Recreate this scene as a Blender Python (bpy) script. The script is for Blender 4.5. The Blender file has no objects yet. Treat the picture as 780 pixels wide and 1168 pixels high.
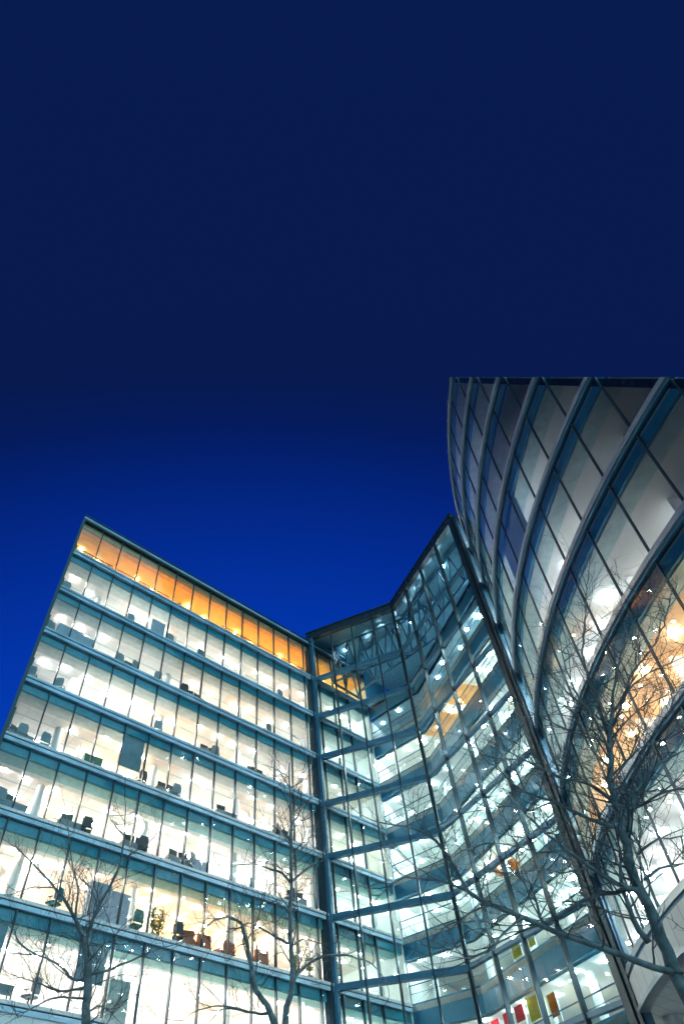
import bpy, bmesh, math, random
from mathutils import Vector, Matrix
random.seed(11)
scene = bpy.context.scene
COL = scene.collection
R = math.radians

# ------------------------------------------------------------------ camera frame (solved from vanishing points)
EYE = 1.6
F_PX, PPX, PPY = 699.5, 294.05, 798.3           # in pixels of the 780 x 1168 photograph
PITCH, ROLL = 0.74355, 0.017699
_cp, _sp, _c, _s = math.cos(PITCH), math.sin(PITCH), math.cos(ROLL), math.sin(ROLL)
FW = Vector((0, _cp, _sp))
_up, _rt = Vector((0, -_sp, _cp)), Vector((1, 0, 0))
RT = _c * _rt + _s * _up
UP = -_s * _rt + _c * _up

def ray(x, y):
    return FW + RT * ((x - PPX) / F_PX) - UP * ((y - PPY) / F_PX)
def at_y(x, y, Y):
    d = ray(x, y); t = Y / d.y
    return Vector((d.x * t, Y, d.z * t + EYE))
def at_line(x, y, p, q):
    """point of the sight line on the vertical plane through plan points p, q"""
    d = ray(x, y); n = Vector((-(q[1] - p[1]), q[0] - p[0]))
    t = (n.x * p[0] + n.y * p[1]) / (n.x * d.x + n.y * d.y)
    return Vector((d.x * t, d.y * t, d.z * t + EYE))

cam_d = bpy.data.cameras.new('camera')
cam = bpy.data.objects.new('camera', cam_d); COL.objects.link(cam)
m3 = Matrix((RT, UP, -FW)).transposed()
cam.matrix_world = Matrix.Translation((0, 0, EYE)) @ m3.to_4x4()
cam_d.sensor_width = 36; cam_d.lens = F_PX / 1168 * 36
cam_d.shift_x = (390 - PPX) / 1168; cam_d.shift_y = (PPY - 584) / 1168
cam_d.clip_start = 0.05; cam_d.clip_end = 3000
scene.camera = cam

# ------------------------------------------------------------------ materials
def new_mat(name):
    m = bpy.data.materials.new(name); m.use_nodes = True
    nt = m.node_tree; nt.nodes.clear()
    out = nt.nodes.new('ShaderNodeOutputMaterial')
    return m, nt, out
def solid(name, col, rough=.5, metal=0., var=.12, scale=3., bump=0., spec=.5, rvar=.1):
    m, nt, out = new_mat(name)
    b = nt.nodes.new('ShaderNodeBsdfPrincipled')
    tc = nt.nodes.new('ShaderNodeTexCoord')
    n = nt.nodes.new('ShaderNodeTexNoise'); n.inputs['Scale'].default_value = scale; n.inputs['Detail'].default_value = 5
    nt.links.new(tc.outputs['Object'], n.inputs['Vector'])
    r = nt.nodes.new('ShaderNodeMapRange')
    r.inputs[3].default_value = 1 - var; r.inputs[4].default_value = 1 + var
    r.inputs[1].default_value = .3; r.inputs[2].default_value = .7
    nt.links.new(n.outputs['Fac'], r.inputs[0])
    mx = nt.nodes.new('ShaderNodeVectorMath'); mx.operation = 'SCALE'
    mx.inputs[0].default_value = col
    nt.links.new(r.outputs[0], mx.inputs['Scale'])
    nt.links.new(mx.outputs[0], b.inputs['Base Color'])
    r2 = nt.nodes.new('ShaderNodeMapRange')
    r2.inputs[3].default_value = max(.02, rough - rvar); r2.inputs[4].default_value = min(1, rough + rvar)
    nt.links.new(n.outputs['Fac'], r2.inputs[0]); nt.links.new(r2.outputs[0], b.inputs['Roughness'])
    b.inputs['Metallic'].default_value = metal
    b.inputs['Specular IOR Level'].default_value = spec
    if bump:
        bp = nt.nodes.new('ShaderNodeBump'); bp.inputs['Strength'].default_value = bump; bp.inputs['Distance'].default_value = .02
        nt.links.new(n.outputs['Fac'], bp.inputs['Height']); nt.links.new(bp.outputs[0], b.inputs['Normal'])
    nt.links.new(b.outputs[0], out.inputs[0])
    return m
def tiled(name, col, joint, size=(.6, .6), rough=.7, mortar=.012, rot=0., var=.06, offset=0.):
    m, nt, out = new_mat(name)
    b = nt.nodes.new('ShaderNodeBsdfPrincipled'); b.inputs['Roughness'].default_value = rough
    tc = nt.nodes.new('ShaderNodeTexCoord'); mp = nt.nodes.new('ShaderNodeMapping')
    mp.inputs['Rotation'].default_value = (0, 0, rot)
    nt.links.new(tc.outputs['Object'], mp.inputs[0])
    br = nt.nodes.new('ShaderNodeTexBrick'); br.offset = offset
    br.inputs['Scale'].default_value = 1; br.inputs['Brick Width'].default_value = size[0]; br.inputs['Row Height'].default_value = size[1]
    br.inputs['Mortar Size'].default_value = mortar; br.inputs['Mortar Smooth'].default_value = .2
    br.inputs['Color1'].default_value = (*[c * (1 - var) for c in col], 1); br.inputs['Color2'].default_value = (*[min(1, c * (1 + var)) for c in col], 1)
    br.inputs['Mortar'].default_value = (*joint, 1)
    nt.links.new(mp.outputs[0], br.inputs['Vector']); nt.links.new(br.outputs[0], b.inputs['Base Color'])
    nt.links.new(b.outputs[0], out.inputs[0])
    return m
def glass(name, tint, refl=1., rough=.0, bump=.0):
    m, nt, out = new_mat(name)
    tr = nt.nodes.new('ShaderNodeBsdfTransparent')
    gl = nt.nodes.new('ShaderNodeBsdfGlossy'); gl.inputs['Roughness'].default_value = rough
    gl.inputs['Color'].default_value = (.92, .97, 1, 1)
    fr = nt.nodes.new('ShaderNodeFresnel'); fr.inputs['IOR'].default_value = 1.5
    mu = nt.nodes.new('ShaderNodeMath'); mu.operation = 'MULTIPLY'; mu.inputs[1].default_value = refl; mu.use_clamp = True
    mix = nt.nodes.new('ShaderNodeMixShader')
    # faint streaks of dirt in the tint
    tc = nt.nodes.new('ShaderNodeTexCoord'); n = nt.nodes.new('ShaderNodeTexNoise'); n.inputs['Scale'].default_value = .7; n.inputs['Detail'].default_value = 4
    nt.links.new(tc.outputs['Object'], n.inputs['Vector'])
    mr = nt.nodes.new('ShaderNodeMapRange'); mr.inputs[1].default_value = .3; mr.inputs[2].default_value = .7; mr.inputs[3].default_value = .88; mr.inputs[4].default_value = 1.
    nt.links.new(n.outputs['Fac'], mr.inputs[0])
    vm = nt.nodes.new('ShaderNodeVectorMath'); vm.operation = 'SCALE'; vm.inputs[0].default_value = tint
    nt.links.new(mr.outputs[0], vm.inputs['Scale']); nt.links.new(vm.outputs[0], tr.inputs['Color'])
    if bump:
        bp = nt.nodes.new('ShaderNodeBump'); bp.inputs['Strength'].default_value = bump; bp.inputs['Distance'].default_value = .05
        nt.links.new(n.outputs['Fac'], bp.inputs['Height']); nt.links.new(bp.outputs[0], gl.inputs['Normal'])
    nt.links.new(fr.outputs[0], mu.inputs[0]); nt.links.new(mu.outputs[0], mix.inputs[0])
    nt.links.new(tr.outputs[0], mix.inputs[1]); nt.links.new(gl.outputs[0], mix.inputs[2])
    nt.links.new(mix.outputs[0], out.inputs[0])
    return m
def lamp(name, col, strength):
    m, nt, out = new_mat(name)
    e = nt.nodes.new('ShaderNodeEmission'); e.inputs[0].default_value = (*col, 1); e.inputs[1].default_value = strength
    nt.links.new(e.outputs[0], out.inputs[0])
    return m
FAC_ROT = -math.atan2(11.739, 16.898)
M = dict(
    frame=solid('dark_metal', (.02, .05, .07), .4, .3),
    beam=solid('blue_grey_metal', (.05, .18, .29), .4, .1),
    band=solid('grey_cladding', (.32, .51, .64), .45, .1, scale=.8, var=.25),
    stone=tiled('pale_stone', (.60, .64, .66), (.25, .30, .33), (1.5, .6), rot=FAC_ROT, offset=.5),
    spandrel=solid('teal_spandrel', (.04, .36, .50), .35),
    margin=solid('grey_green_plaster', (.50, .64, .64), .7),
    spandrel_b=solid('blue_spandrel', (.08, .36, .52), .35),
    margin_t=solid('teal_plaster', (.26, .52, .54), .7),
    margin2=solid('grey_plaster', (.62, .68, .66), .7),
    ceil=tiled('white_ceiling_tile', (.84, .83, .81), (.6, .6, .6), (1.5, .75), rot=FAC_ROT),
    ceil_p=tiled('peach_ceiling_tile', (.85, .75, .67), (.6, .52, .46), (1.5, .75), rot=FAC_ROT),
    ceil_t=solid('white_plaster', (.72, .72, .70), .7, var=.05, scale=.6),
    orange_lit=solid('orange_lit_ceiling', (.86, .42, .17), .55, var=.15, scale=1.2),
    cab=solid('pale_blue_cabinet', (.44, .52, .63), .5),
    ceil_b=solid('blue_grey_ceiling', (.34, .50, .56), .6),
    wall=solid('cream_wall', (.78, .74, .69), .7, var=.06, scale=.5),
    wall_w=solid('white_wall', (.78, .77, .74), .7, var=.06, scale=.5),
    carpet=solid('carpet', (.58, .56, .53), .9),
    orange=solid('orange_timber', (.93, .57, .19), .5, var=.1, scale=1.5),
    gold=solid('gold_warm_light', (.88, .62, .32), .5, var=.25, scale=1.5),
    orange_d=solid('brown_timber', (.74, .46, .24), .5, var=.15, scale=2),
    timber=solid('warm_timber_ceiling', (.90, .58, .32), .55, var=.15, scale=1.2),
    column=solid('white_column', (.80, .82, .82), .5, var=.04),
    glass=glass('clear_glass', (.93, .975, .975), .75, .035),
    glass_a=glass('teal_glass', (.64, .88, .91), .85, .03),
    glass_t=glass('grey_glass', (.80, .88, .94), .95, .02, bump=.04),
    glass_d=glass('dark_glass', (.10, .22, .30), 1.6),
    rail=solid('grey_steel', (.36, .40, .45), .35, .4, scale=2),
    roof=solid('dark_roof', (.035, .06, .08), .25, .2),
    soffit_d=solid('dark_gloss_soffit', (.16, .36, .46), .15, .1),
    blue_slab=solid('blue_fascia', (.045, .24, .39), .4, .1),
    paving=tiled('paving', (.34, .33, .32), (.16, .16, .16), (1.2, .6), offset=.5),
    bark=solid('bark', (.15, .175, .185), .85, var=.5, scale=7, bump=.9),
    twig=solid('twig_bark', (.075, .092, .10), .85, var=.3, scale=9),
    black=solid('black_plastic', (.04, .055, .065), .5),
    grey=solid('grey_fabric', (.30, .37, .42), .8),
    teal=solid('teal_fabric', (.04, .24, .25), .8),
    blind=solid('blue_grey_blind', (.26, .40, .47), .8),
    wood=solid('desk_wood', (.34, .25, .17), .5),
    red=solid('red_board', (.42, .01, .015), .8, spec=.1),
    yellow=solid('yellow_board', (.55, .38, .005), .8, spec=.1),
    orangeb=solid('orange_board', (.6, .14, .005), .8, spec=.1),
    brick=solid('red_brown_fabric', (.42, .13, .07), .8),
    purple=solid('purple_board', (.34, .05, .40), .6),
    green=solid('leaf_green', (.04, .16, .05), .6, var=.35),
    pot=solid('pot_clay', (.25, .24, .22), .7),
    white=solid('white_paint', (.8, .8, .8), .5),
    L_white=lamp('lamp_neutral', (1, .965, .92), 205),
    L_warm=lamp('lamp_warm', (1, .85, .66), 225),
    L_cool=lamp('lamp_cool', (.93, 1, .99), 215),
    L_orange=lamp('lamp_amber', (1, .78, .46), 420),
    L_wing=lamp('lamp_wing', (.90, 1, .97), 150),
    L_low=lamp('lamp_low', (.74, .80, 1), 22),
    L_mid=lamp('lamp_half', (.92, .97, 1), 220),
    L_dim=lamp('lamp_dimmed', (.82, .90, 1), 75),
)

# ------------------------------------------------------------------ mesh builder
class MB:
    def __init__(s): s.v = []; s.f = []; s.m = []; s.mats = []; s.smooth = []
    def mi(s, mat):
        if mat not in s.mats: s.mats.append(mat)
        return s.mats.index(mat)
    def add(s, vs, fs, mat, smooth=False):
        o = len(s.v); k = s.mi(mat)
        s.v += [Vector(p) for p in vs]
        for f in fs: s.f.append([i + o for i in f]); s.m.append(k); s.smooth.append(smooth)
        return s
    def prism(s, poly, z0, z1, mat):
        n = len(poly)
        a = sum(poly[i][0] * poly[(i + 1) % n][1] - poly[(i + 1) % n][0] * poly[i][1] for i in range(n))
        if a < 0: poly = poly[::-1]
        vs = [(p[0], p[1], z0) for p in poly] + [(p[0], p[1], z1) for p in poly]
        fs = [list(range(n))[::-1], list(range(n, 2 * n))] + [[i, (i + 1) % n, n + (i + 1) % n, n + i] for i in range(n)]
        return s.add(vs, fs, mat)
    def box(s, c, d, mat, rz=0.):
        x, y = d[0] / 2, d[1] / 2
        ca, sa = math.cos(rz), math.sin(rz)
        poly = [(c[0] + ca * a - sa * b, c[1] + sa * a + ca * b) for a, b in ((-x, -y), (x, -y), (x, y), (-x, y))]
        return s.prism(poly, c[2] - d[2] / 2, c[2] + d[2] / 2, mat)
    def wall(s, p, q, t, z0, z1, mat, side=0.):
        """upright slab from plan point p to q, thickness t, shifted sideways"""
        p, q = Vector(p[:2]), Vector(q[:2]); d = (q - p).normalized(); n = Vector((-d.y, d.x))
        a, b = n * (side - t / 2), n * (side + t / 2)
        return s.prism([p + a, q + a, q + b, p + b], z0, z1, mat)
    def quad(s, p, q, z0, z1, mat):
        return s.add([(p[0], p[1], z0), (q[0], q[1], z0), (q[0], q[1], z1), (p[0], p[1], z1)], [[0, 1, 2, 3]], mat)
    def cyl(s, c, r, z0, z1, mat, n=14, r1=None):
        r1 = r if r1 is None else r1
        vs = [(c[0] + r * math.cos(2 * math.pi * i / n), c[1] + r * math.sin(2 * math.pi * i / n), z0) for i in range(n)]
        vs += [(c[0] + r1 * math.cos(2 * math.pi * i / n), c[1] + r1 * math.sin(2 * math.pi * i / n), z1) for i in range(n)]
        s.add(vs, [[i, (i + 1) % n, n + (i + 1) % n, n + i] for i in range(n)], mat, True)
        return s.add(vs, [list(range(n))[::-1], list(range(n, 2 * n))], mat)
    def tube(s, pts, rad, mat, n=6, caps=True):
        pts = [Vector(p) for p in pts]; N = len(pts); vs = []; ref = None
        for i, p in enumerate(pts):
            t = (pts[min(i + 1, N - 1)] - pts[max(i - 1, 0)]).normalized()
            if ref is None:
                ref = t.cross(Vector((0, 0, 1)));
                if ref.length < .05: ref = t.cross(Vector((1, 0, 0)))
                ref.normalize()
            ref = (ref - t * ref.dot(t)).normalized(); b = t.cross(ref)
            r = rad[i] if isinstance(rad, (list, tuple)) else rad
            for k in range(n):
                a = 2 * math.pi * k / n
                vs.append(p + ref * (r * math.cos(a)) + b * (r * math.sin(a)))
        fs = [[i * n + k, i * n + (k + 1) % n, (i + 1) * n + (k + 1) % n, (i + 1) * n + k] for i in range(N - 1) for k in range(n)]
        if caps: fs += [list(range(n))[::-1], [(N - 1) * n + k for k in range(n)]]
        return s.add(vs, fs, mat, True)
    def build(s, name, parent=None, origin=None, cut=None, **props):
        """ONE mesh object; vertices are given in world space"""
        root = parent
        while root is not None and root.parent is not None: root = root.parent
        base = Vector(root.location) if root is not None else Vector(origin or (0, 0, 0))
        off = Vector(origin) if (origin is not None and root is not None) else base
        me = bpy.data.meshes.new(name)
        me.from_pydata([v - off for v in s.v], [], s.f)
        for mt in s.mats: me.materials.append(mt)
        for p, k, sm in zip(me.polygons, s.m, s.smooth): p.material_index = k; p.use_smooth = sm
        if cut is not None:
            bm = bmesh.new(); bm.from_mesh(me)
            bmesh.ops.bisect_plane(bm, geom=bm.verts[:] + bm.edges[:] + bm.faces[:], plane_co=cut[0] - off, plane_no=cut[1], clear_outer=True)
            bm.to_mesh(me); bm.free()
            if not len(me.polygons): bpy.data.meshes.remove(me); return None
        o = bpy.data.objects.new(name, me); COL.objects.link(o)
        if parent is not None:
            o.parent = parent
            pw = Vector((0, 0, 0)); q = parent
            while q is not None: pw += Vector(q.location); q = q.parent
            o.location = off - pw
        else: o.location = base
        for k, v in props.items(): o[k] = v
        return o
def thing(name, loc, label, cat, group=None, rz=0.):
    o = bpy.data.objects.new(name, None); COL.objects.link(o); o.empty_display_size = .3
    o.location = loc; o.rotation_euler = (0, 0, rz); o['label'] = label; o['category'] = cat
    if group: o['group'] = group
    return o
def tag(o, label, cat, group=None):
    o['label'] = label; o['category'] = cat
    if group: o['group'] = group
    return o
def clone(o, loc, parent):
    c = o.copy(); COL.objects.link(c); c.parent = parent; c.location = loc
    return c

_lamp_mesh = {}
def lamp_mesh(key, r=.14):
    if (key, r) not in _lamp_mesh:
        mb = MB(); n = 10
        ci = [(math.cos(2 * math.pi * q / n), math.sin(2 * math.pi * q / n)) for q in range(n)]
        mb.add([(a * r * .72, b * r * .72, -.075) for a, b in ci] + [(a * r, b * r, -.015) for a, b in ci],
               [list(range(n))[::-1]] + [[q, (q + 1) % n, n + (q + 1) % n, n + q] for q in range(n)], M[key])
        mb.cyl((0, 0), r * 1.2, -.0145, -.001, M['rail'], n)
        me = bpy.data.meshes.new('ceiling_light'); me.from_pydata(mb.v, [], mb.f)
        for mt in mb.mats: me.materials.append(mt)
        for p, k in zip(me.polygons, mb.m): p.material_index = k
        _lamp_mesh[(key, r)] = me
    return _lamp_mesh[(key, r)]
def put_lamp(p, key, parent, root, r=.14):
    o = bpy.data.objects.new('ceiling_light', lamp_mesh(key, r)); COL.objects.link(o); o.parent = parent
    o.location = Vector(p) - Vector(root.location)
    return o

# ------------------------------------------------------------------ plan, in metres (camera at the origin, looking along +y)
A, B, C, D = Vector((-12.423, 23.318)), Vector((4.475, 35.057)), Vector((10.896, 31.696)), Vector((13.707, 23.644))
E_ = (B - A).normalized(); N_ = Vector((-E_.y, E_.x))       # along / into the office block
ST = 3.9
ZR = 38.53 + EYE                                            # level 0 of the office block
def ZL(k): return ZR - ST * k
def fac(u, v): return A + E_ * u + N_ * v
LTOT = 26.3; DEEP = 7.2; LB = 20.57

# ------------------------------------------------------------------ ground
gm = MB(); gm.add([(-900, -900, 0), (900, -900, 0), (900, 900, 0), (-900, 900, 0)], [[0, 1, 2, 3]], M['paving'])
gm.build('ground', kind='structure')

# ------------------------------------------------------------------ office block on the left
office = thing('office_block', (*fac(10, 3), 0), 'long glass fronted office block, white lit storeys below an amber top floor', 'office building')
def fpoly(u0, u1, v0, v1):
    """plan strip of the block; its left end is raked"""
    return [fac(max(u0, 0) + (.2 * v0 if u0 <= 0 else 0), v0), fac(u1, v0), fac(u1, v1), fac(max(u0, 0) + (.2 * v1 if u0 <= 0 else 0), v1)]
NB = 17; BAY = 1.5
COLS = [2.7 + 6 * i for i in range(4)]
# window prototype (pane + the mullion at its left)
def window_mb(k):
    mb = MB()
    mb.quad(fac(0.04, 0), fac(BAY - .04, 0), ZL(k) + .003, ZL(k - 1) - .425, M['glass'])
    mb.prism(fpoly(0.0001, .06, -.13, .05), ZL(k) + .002, ZL(k - 1) - .424, M['frame'])
    return mb
proto_w = None
def storey(k):
    top, bot = ZL(k - 1), ZL(k)
    amber = k == 1
    low = k >= 5
    mb = MB()
    b1 = M['stone'] if low else M['band']  # paler stone on low bands: plaza light from below put into the colour
    MW = .0 if k < 6 else .45          # deeper ceiling margin on the low floors
    # edge band of this storey's floor
    mb.prism(fpoly(0, LTOT, -.20, -.02), bot - .15, bot, b1)
    mb.prism(fpoly(0, LTOT, -.13, -.02), bot - .21, bot - .152, M['frame'])
    mb.prism(fpoly(0, LTOT, -.17, -.02), bot - .42, bot - .212, M['band'])
    mb.prism(fpoly(0, LTOT, -.018, DEEP), bot - .40, bot - .02, M['carpet'])
    # head of the storey: spandrel, stepped ceiling margin, ceiling
    wall = M['orange'] if amber else (M['wall'] if k % 3 else M['wall_w'])
    mb.prism(fpoly(0, LTOT, .06, .16), top - .94, top - .43, M['orange_d'] if amber else M['spandrel'])
    mb.prism(fpoly(0, LTOT, .162, .55 + MW), top - 1.0, top - .945, M['orange_d'] if amber else M['margin_t'] if k >= 6 else M['margin'])
    mb.prism(fpoly(0, LTOT, .552 + MW, 1.05 + MW), top - .93, top - .87, M['orange'] if amber else M['margin2'])
    rc = random.Random(300 + k); us = [0, 3 + 1.5 * rc.randint(0, 1), 7.5 + 1.5 * rc.randint(0, 2), 13.5 + 1.5 * rc.randint(0, 1), 18 + 1.5 * rc.randint(0, 1), LTOT]
    for ui in range(5):                            # rooms with slightly different ceilings
        cm = M['orange'] if amber else M['ceil_p'] if (ui + k) % 5 in (1, 3) else M['ceil']
        mb.prism(fpoly(us[ui] + (.0 if ui == 0 else .002), us[ui + 1], 1.052 + MW, DEEP), top - .80, top - .74, cm)
    if not amber:                                  # linear diffusers
        for vv in (2.15 + MW, 3.3 + MW): mb.prism(fpoly(0, LTOT, vv, vv + .09), top - .815, top - .802, M['margin'])
    mb.prism(fpoly(0, LTOT, DEEP + .002, DEEP + .2), bot - .4, top - .42, wall)
    st = mb.build('storey', office, label='amber lit top storey with a railing' if amber else None) if amber else mb.build('storey', office)
    # windows
    global proto_w
    if proto_w is None:
        proto_w = window_mb(k).build('window', st); ws = proto_w; wz = k; i0 = 1
        proto_w['z'] = 0
    else: i0 = 0
    for i in range(i0, NB):
        c = clone(proto_w, (E_.x * BAY * i, E_.y * BAY * i, -(k - 1) * ST), st)
    # glazed raked end wall
    s = Vector((-.40, .917))
    eb = MB(); a = fac(0, 0); b_ = a + s * 7.3
    eb.quad(a + s * .08, b_, bot, top - .425, M['glass'])
    eb.prism([a + E_ * .0 - N_ * .12 , a + E_ * .07 - N_ * .12, a + E_ * .07 + s * .1, a + s * .1], bot + .001, top - .423, M['frame'])
    for q in (.25, .5, .75): eb.box((*(a + s * 7.3 * q), (bot + top) / 2 - .2), (.06, .12, ST - .5), M['frame'], math.atan2(s.y, s.x))
    eb.wall(a + s * .1, b_, .12, bot - .42, bot - .001, b1)
    eb.build('end_glazing', st)
    ew = MB(); ew.prism([fac(LTOT, .0), fac(LTOT + .15, .0), fac(LTOT + .15, DEEP), fac(LTOT, DEEP)], bot - .42, top - .423, M['wall_w'])
    ew.quad(fac(NB * BAY, 0), fac(LTOT, 0), bot, top - .425, M['glass']); ew.build('end_wall', st)
    # round columns
    for u in COLS + [26]:
        if u < LTOT: MB().cyl(fac(u + .3, 2.1), .23, bot, top - .86, M['orange_d'] if amber else M['column'], 16).build('column', st)
    # cross partitions
    rnd = random.Random(k * 7)
    for u in (3.0 + rnd.choice((0, 1.5)), 9 + rnd.choice((0, 1.5, 3)), 16.5 + rnd.choice((0, 1.5)), 22.5):
        pm = MB(); pm.prism([fac(u, 2.6), fac(u + .1, 2.6), fac(u + .1, DEEP), fac(u, DEEP)], bot, top - .8, wall); pm.build('partition', st)
    # lamps
    for i in range(NB + 1):
        u = BAY * (i + .5) + rnd.uniform(-.12, .12)
        if k == 1:
            put_lamp((*fac(u, 1.9 + .3 * (i % 3)), top - .80), 'L_orange', st, office, .055)
            if True: put_lamp((*fac(u, 4.2), top - .80), 'L_orange', st, office, .14)
            continue
        u += rnd.uniform(-.3, .3) if i else .25; jv = rnd.uniform(-.2, .7)
        key = 'L_white' if (i * 5 + k * 3) % 7 else 'L_cool'
        if k == 7 and 6 < u < 16 or (i + 2 * k) % 11 in (3, 4): key = 'L_warm'
        if rnd.random() < .8: put_lamp((*fac(u, 1.42 + jv + MW), top - .80), key, st, office, rnd.choice((.08, .10, .12)))
        put_lamp((*fac(u, 3.6 + jv), top - .80), key, st, office, .14)
        if i % 2: put_lamp((*fac(u, 5.8), top - .80), key, st, office, .14)
    return st
z8_ = ZL(8)
storeys = {k: storey(k) for k in range(1, 9)}
# railing inside the amber storey
rb = MB()
for u0, u1 in ((.4, 2.9), (3.2, 7.4), (12.0, 15.0), (15.1, 18.0), (18.1, 20.2)):
    for zz in (.95, .55): rb.tube([(*fac(u0, .35), ZL(1) + zz), (*fac(u1, .35), ZL(1) + zz)], .03, M['frame'], 6)
    n = int((u1 - u0) / .16)
    for i in range(n + 1):
        u = u0 + (u1 - u0) * i / n
        rb.tube([(*fac(u, .35), ZL(1)), (*fac(u, .35), ZL(1) + .95)], .014, M['frame'], 4)
rb.build('railing', storeys[1])
cpb = MB(); cpb.prism([fac(-.09, -.24), fac(.085, -.24), fac(.085, -.10), fac(.07, .12), fac(-.02, .12)], z8_ - 2.0, ZR - .43, M['frame'])
cpb.build('corner_post', office)
# roof
rf = MB()
rf.prism(fpoly(0, LTOT, -.22, 0.0), ZR - .42, ZR - .22, M['frame'])
rf.prism(fpoly(0, LTOT, -.16, 0.0), ZR - .218, ZR + .10, M['band'])
rf.prism(fpoly(0, LTOT, -.24, .1), ZR + .102, ZR + .17, M['frame'])
rf.prism(fpoly(0, LTOT, .002, DEEP + .2), ZR - .42, ZR + .08, M['roof'])
rf.build('roof', office)
# storeys 7: added panel behind the middle bays, warm light put into its colour
tp = MB(); tp.prism([fac(9.2, 4.6), fac(17.5, 4.6), fac(17.5, 4.7), fac(9.2, 4.7)], ZL(7), ZL(6) - .82, M['gold'])
tp.build('warm_light_panel', storeys[7])
# roller blinds
for k, i, dz in ((5, 4, 2.1), (6, 13, 2.6), (2, 6, .0), (8, 0, 1.6), (8, 1, 1.7), (8, 4, 1.6)):
    if dz: MB().prism([fac(BAY * i + .1, .20), fac(BAY * i + 1.42, .20), fac(BAY * i + 1.42, .23), fac(BAY * i + .1, .23)], ZL(k - 1) - .96 - dz, ZL(k - 1) - .95 if False else ZL(k - 1) - 1.005, M['blind']).build('roller_blind', storeys[k])
# stone base and lobby
z8 = ZL(8)
bs = MB()
bs.prism(fpoly(0, LTOT, -.10, .5), z8 - 1.9, z8 - .422, M['stone'])
bs.prism(fpoly(0, LTOT, -.16, .5), z8 - 2.15, z8 - 1.902, M['frame'])
bs.prism(fpoly(0, LTOT, .502, DEEP), z8 - 1.5, z8 - 1.42, M['ceil'])
bs.prism(fpoly(0, LTOT, DEEP - .1, DEEP + .2), 0, z8 - 1.5, M['wall_w'])
bs.prism([fac(LTOT, .0), fac(LTOT + .2, .0), fac(LTOT + .2, DEEP + .2), fac(LTOT, DEEP + .2)], 0, z8 - .423, M['stone'])
bs.build('stone_base', office)
lb = MB()
for i in range(9):
    lb.quad(fac(3 * i * .97 + .05, .6), fac(3 * (i + 1) * .97 - .05, .6), 0, z8 - 2.16, M['glass'])
    lb.prism([fac(3 * i * .97 - .04, .5), fac(3 * i * .97 + .04, .5), fac(3 * i * .97 + .04, .7), fac(3 * i * .97 - .04, .7)], 0, z8 - 2.155, M['frame'])
lb.build('lobby_glazing', office)
for i in range(6): put_lamp((*fac(2 + 4.4 * i, 3), z8 - 1.5), 'L_white', office, office, .2)

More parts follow.
